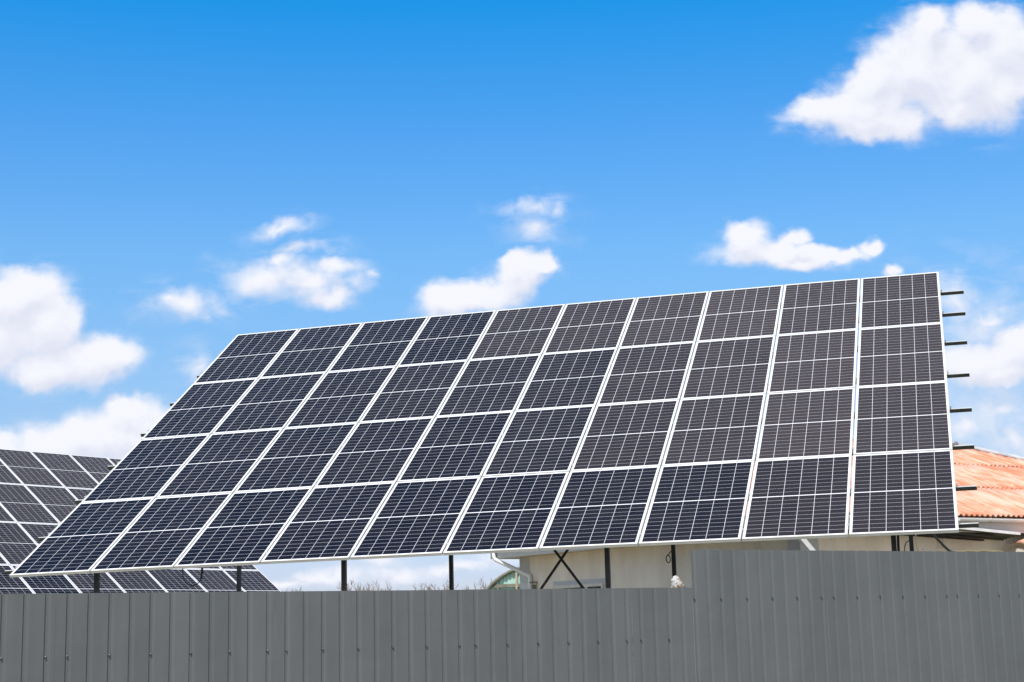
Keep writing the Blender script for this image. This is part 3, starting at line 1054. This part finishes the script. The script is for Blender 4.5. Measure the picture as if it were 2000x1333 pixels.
b1 = L1.pt(2.04, 3.9, -0.06)
cable([b1, b1 + Vector((-0.02, 0, -0.12)), b1 + Vector((0.02, 0, -0.24)), b1 + Vector((0.12, 0, -0.28)), b1 + Vector((0.20, 0, -0.22)), b1 + Vector((0.22, 0, -0.12))], 0.006, 'cable', M['black'], 'thin black cable loop hanging under the left part of the large array', 'cable')
c0 = b1 + Vector((0.22, 0, -0.04))
cable([c0, c0 + Vector((0.0, 0, -0.08)), c0 + Vector((-0.012, 0, -0.17))], 0.014, 'connector', M['black'], 'short black cable connector dangling at the end of the hanging loop', 'connector')
p0, p1 = Vector((0.2650 * 20.2, 20.2, 0.0540 * 20.2 + CAM_H)), Vector((0.2765 * 20.8, 20.8, 0.0412 * 20.8 + CAM_H))
d = p1 - p0
cable([L1.pt(9.55, 2.6, -0.1), p0 - d * 0.5 + Z * 0.03, p0, p0 + d * 0.5 - Z * 0.008, p1, p1 + d * 0.9 + Z * 0.1, p1 + d * 1.7 - Z * 0.5, p1 + d * 2.0 - Z * 1.4], 0.017, 'conduit', M['black'], 'thick black conduit running down to the right from under the array', 'conduit')
w0, w1 = Vector((0.2556 * 22.0, 22.0, 0.0468 * 22 + CAM_H)), Vector((0.2660 * 22.6, 22.6, 0.0417 * 22.6 + CAM_H))
d = w1 - w0
cable([L1.pt(US[3], 1.0, -0.6) + L1.e1 * 0.05, w0, w0 + d * 0.5, w1, w1 + d, w1 + d * 3], 0.008, 'wire', M['cream_wire'], 'thin cream wire slanting down from the rightmost back post', 'wire')
k0 = L1.pt(US[3], 3.0, -0.3) - L1.e1 * 0.0
bp_ = L1.pt(US[3], 1.0, 0)
q0 = Vector((0.2512 * 21.6, 21.6, 0.0485 * 21.6 + CAM_H))
cable([q0, q0 + Vector((-0.05, 0, -0.03)), q0 + Vector((-0.075, 0, -0.12)), q0 + Vector((-0.075, 0, -0.30)), q0 + Vector((-0.03, 0, -0.6))], 0.007, 'cable', M['black'], 'thin black cable looping beside the pair of posts at the right end', 'cable')
r0 = Vector((0.1002 * 22.18, 22.18, 0.0470 * 22.18 + CAM_H))
ring = [r0]
for k in range(15):
    t = math.pi * 2 * k / 12
    ring.append(Vector((0.0965 * 22.18 - 0.022 * math.cos(t + 0.5) + 0.012 * math.sin(t), 22.18, 0.0405 * 22.18 + CAM_H + 0.052 * math.sin(t + 0.9))))
cable(ring, 0.007, 'cable_coil', M['black'], 'small dark cable coil hung on a back post above the white lump', 'coil')

# ------------------------------------------------------------------ green vaulted shed far behind
SX = Vector((0.4155, 42.0, 0))
ax = Vector((0.25, 0.97, 0)).normalized()
sx = Vector((ax.y, -ax.x, 0))
RAD, ZC = 1.66, 1.50
shed = empty('garden_shed', SX)
tag(shed, 'open shed with arched green corrugated roof beyond the far corner of the house', 'shed')


def arch(t, r, dep, z=ZC):
    return SX + sx * (-r * math.cos(t)) + ax * dep + Z * (z + r * math.sin(t))


mb = MB()
n = 96
lo_, hi_ = [], []
for dep in (0.0, 5.0):
    lo_.append([arch(math.pi * k / n, RAD + 0.02 * math.cos(k * math.pi / 2), dep) for k in range(n + 1)])
    hi_.append([arch(math.pi * k / n, RAD + 0.006 + 0.02 * math.cos(k * math.pi / 2), dep) for k in range(n + 1)])
mb.loft(lo_, closed=False)
mb.loft(hi_, closed=False)
mb.build('roof', M['green_sheet'], shed)
for dep in (-0.05, 5.0):
    mb = MB()
    mb.tube([arch(math.pi * k / 24, RAD + 0.03, dep) for k in range(25)], 0.045, 8)
    mb.build('arch', M['shed_beam'], shed, smooth_=True)
# ribbed gable sheet set back behind the front arch
mb = MB()
lo_, hi_ = [], []
m_ = 120
for k in range(m_ + 1):
    x_ = -RAD + 0.05 + (2 * RAD - 0.1) * k / m_
    zt = ZC + math.sqrt(max(0.0, (RAD - 0.03) ** 2 - x_ * x_))
    dd = 0.03 + 0.018 * math.cos(k * math.pi / 2)
    lo_.append(SX + sx * x_ + ax * dd)
    hi_.append(SX + sx * (x_ + 0.0) + ax * dd + Z * max(zt, 0.1))
mb.loft([lo_, hi_], closed=False)
mb.build('gable', M['green_sheet'], shed)
mb = MB()
mb.bar(SX + sx * -1.12 + Z * 2.70, SX + sx * 1.12 + Z * 2.70, 0.06, 0.09)
mb.build('tie_beam', M['shed_beam'], shed)
for x_ in (-1.62, 1.62):
    MB().bar(SX + sx * x_, SX + sx * x_ + Z * 1.6, 0.09, 0.09).build('post', M['shed_beam'], shed)
MB().bar(SX + sx * -0.46 - ax * 0.02 + Z * 0, SX + sx * -0.46 - ax * 0.02 + Z * 3.05, 0.05, 0.05).build('post', M['shed_post'], shed)
MB().bar(SX + sx * -0.98 - ax * 0.02 + Z * 0, SX + sx * -0.98 - ax * 0.02 + Z * 2.74, 0.05, 0.05).build('post', M['shed_beam'], shed)

# ------------------------------------------------------------------ bare trees on the horizon


def bare_tree(x, y, h, seed, label, spread=1.0):
    rng = random.Random(seed)
    root = empty('bare_tree', (x, y, 0))
    tag(root, label, 'tree', 'bare trees on the horizon')
    root['local'] = 1
    tr, cr = MB(), MB()
    th = h * 0.30
    tr.tube([(0, 0, -0.6), (0.03 * h * rng.uniform(-1, 1), 0, th * 0.5), (0, 0, th)], 0.022 * h, 7, r2=0.015 * h)

    def grow(p, d, ln, r, lev):
        pts = [p]
        q = p.copy()
        dd = d.copy()
        for _ in range(3):
            dd = (dd + Vector((rng.uniform(-.18, .18), rng.uniform(-.18, .18), rng.uniform(-.05, .16)))).normalized()
            q = q + dd * ln / 3
            pts.append(q.copy())
        cr.tube(pts, r, 3 if lev > 1 else 5, cap=False, r2=r * 0.55)
        if lev >= 5:
            return
        for _ in range(rng.choice((3, 4)) if lev < 3 else 3):
            k = rng.choice((1, 2, 3, 3))
            nd_ = (dd + Vector((rng.uniform(-1, 1) * spread, rng.uniform(-1, 1) * spread, rng.uniform(-.25, .7))) * 0.75).normalized()
            grow(pts[k], nd_, ln * rng.uniform(.58, .78), max(r * 0.62, 0.019), lev + 1)
    for _ in range(8):
        grow(Vector((0, 0, th * rng.uniform(.75, 1))), Vector((rng.uniform(-.8, .8) * spread, rng.uniform(-.8, .8) * spread, 1)).normalized(), h * 0.26, 0.010 * h, 1)
    top = max(v_.co.z for v_ in cr.bm.verts)
    for q_ in (tr.bm, cr.bm):
        bmesh.ops.scale(q_, verts=list(q_.verts), vec=(h / top,) * 3)
    tr.build('trunk', M['bark'], root)
    cr.build('branches', M['bark'], root)
    return root


TREES = ((-24.0, 165, 6.4, 11, 'faint bare tree top just right of the far array corner', 0.8),
         (-16.6, 165, 7.1, 12, 'bare twiggy tree on the horizon, just right of a front post', 1.1),
         (-14.8, 172, 6.2, 13, 'small thin bare tree on the horizon beside the post-side tree', 0.8),
         (-10.6, 170, 5.6, 14, 'low thin bare tree on the horizon left of the fullest one', 0.9),
         (-8.5, 162, 6.7, 15, 'fullest bare tree on the horizon, just left of the slim post before the green shed', 1.2),
         (-7.2, 168, 6.0, 16, 'sparse bare tree on the horizon just behind that slim post', 0.8),
         (-4.2, 165, 7.0, 17, 'bare tree on the horizon left of the green shed', 1.1),
         (-2.6, 170, 5.9, 18, 'low bare tree on the horizon touching the green shed arch', 0.9))
for t in TREES:
    bare_tree(*t)

for o in list(bpy.data.objects):
    if 'local' in o:
        del o['local']
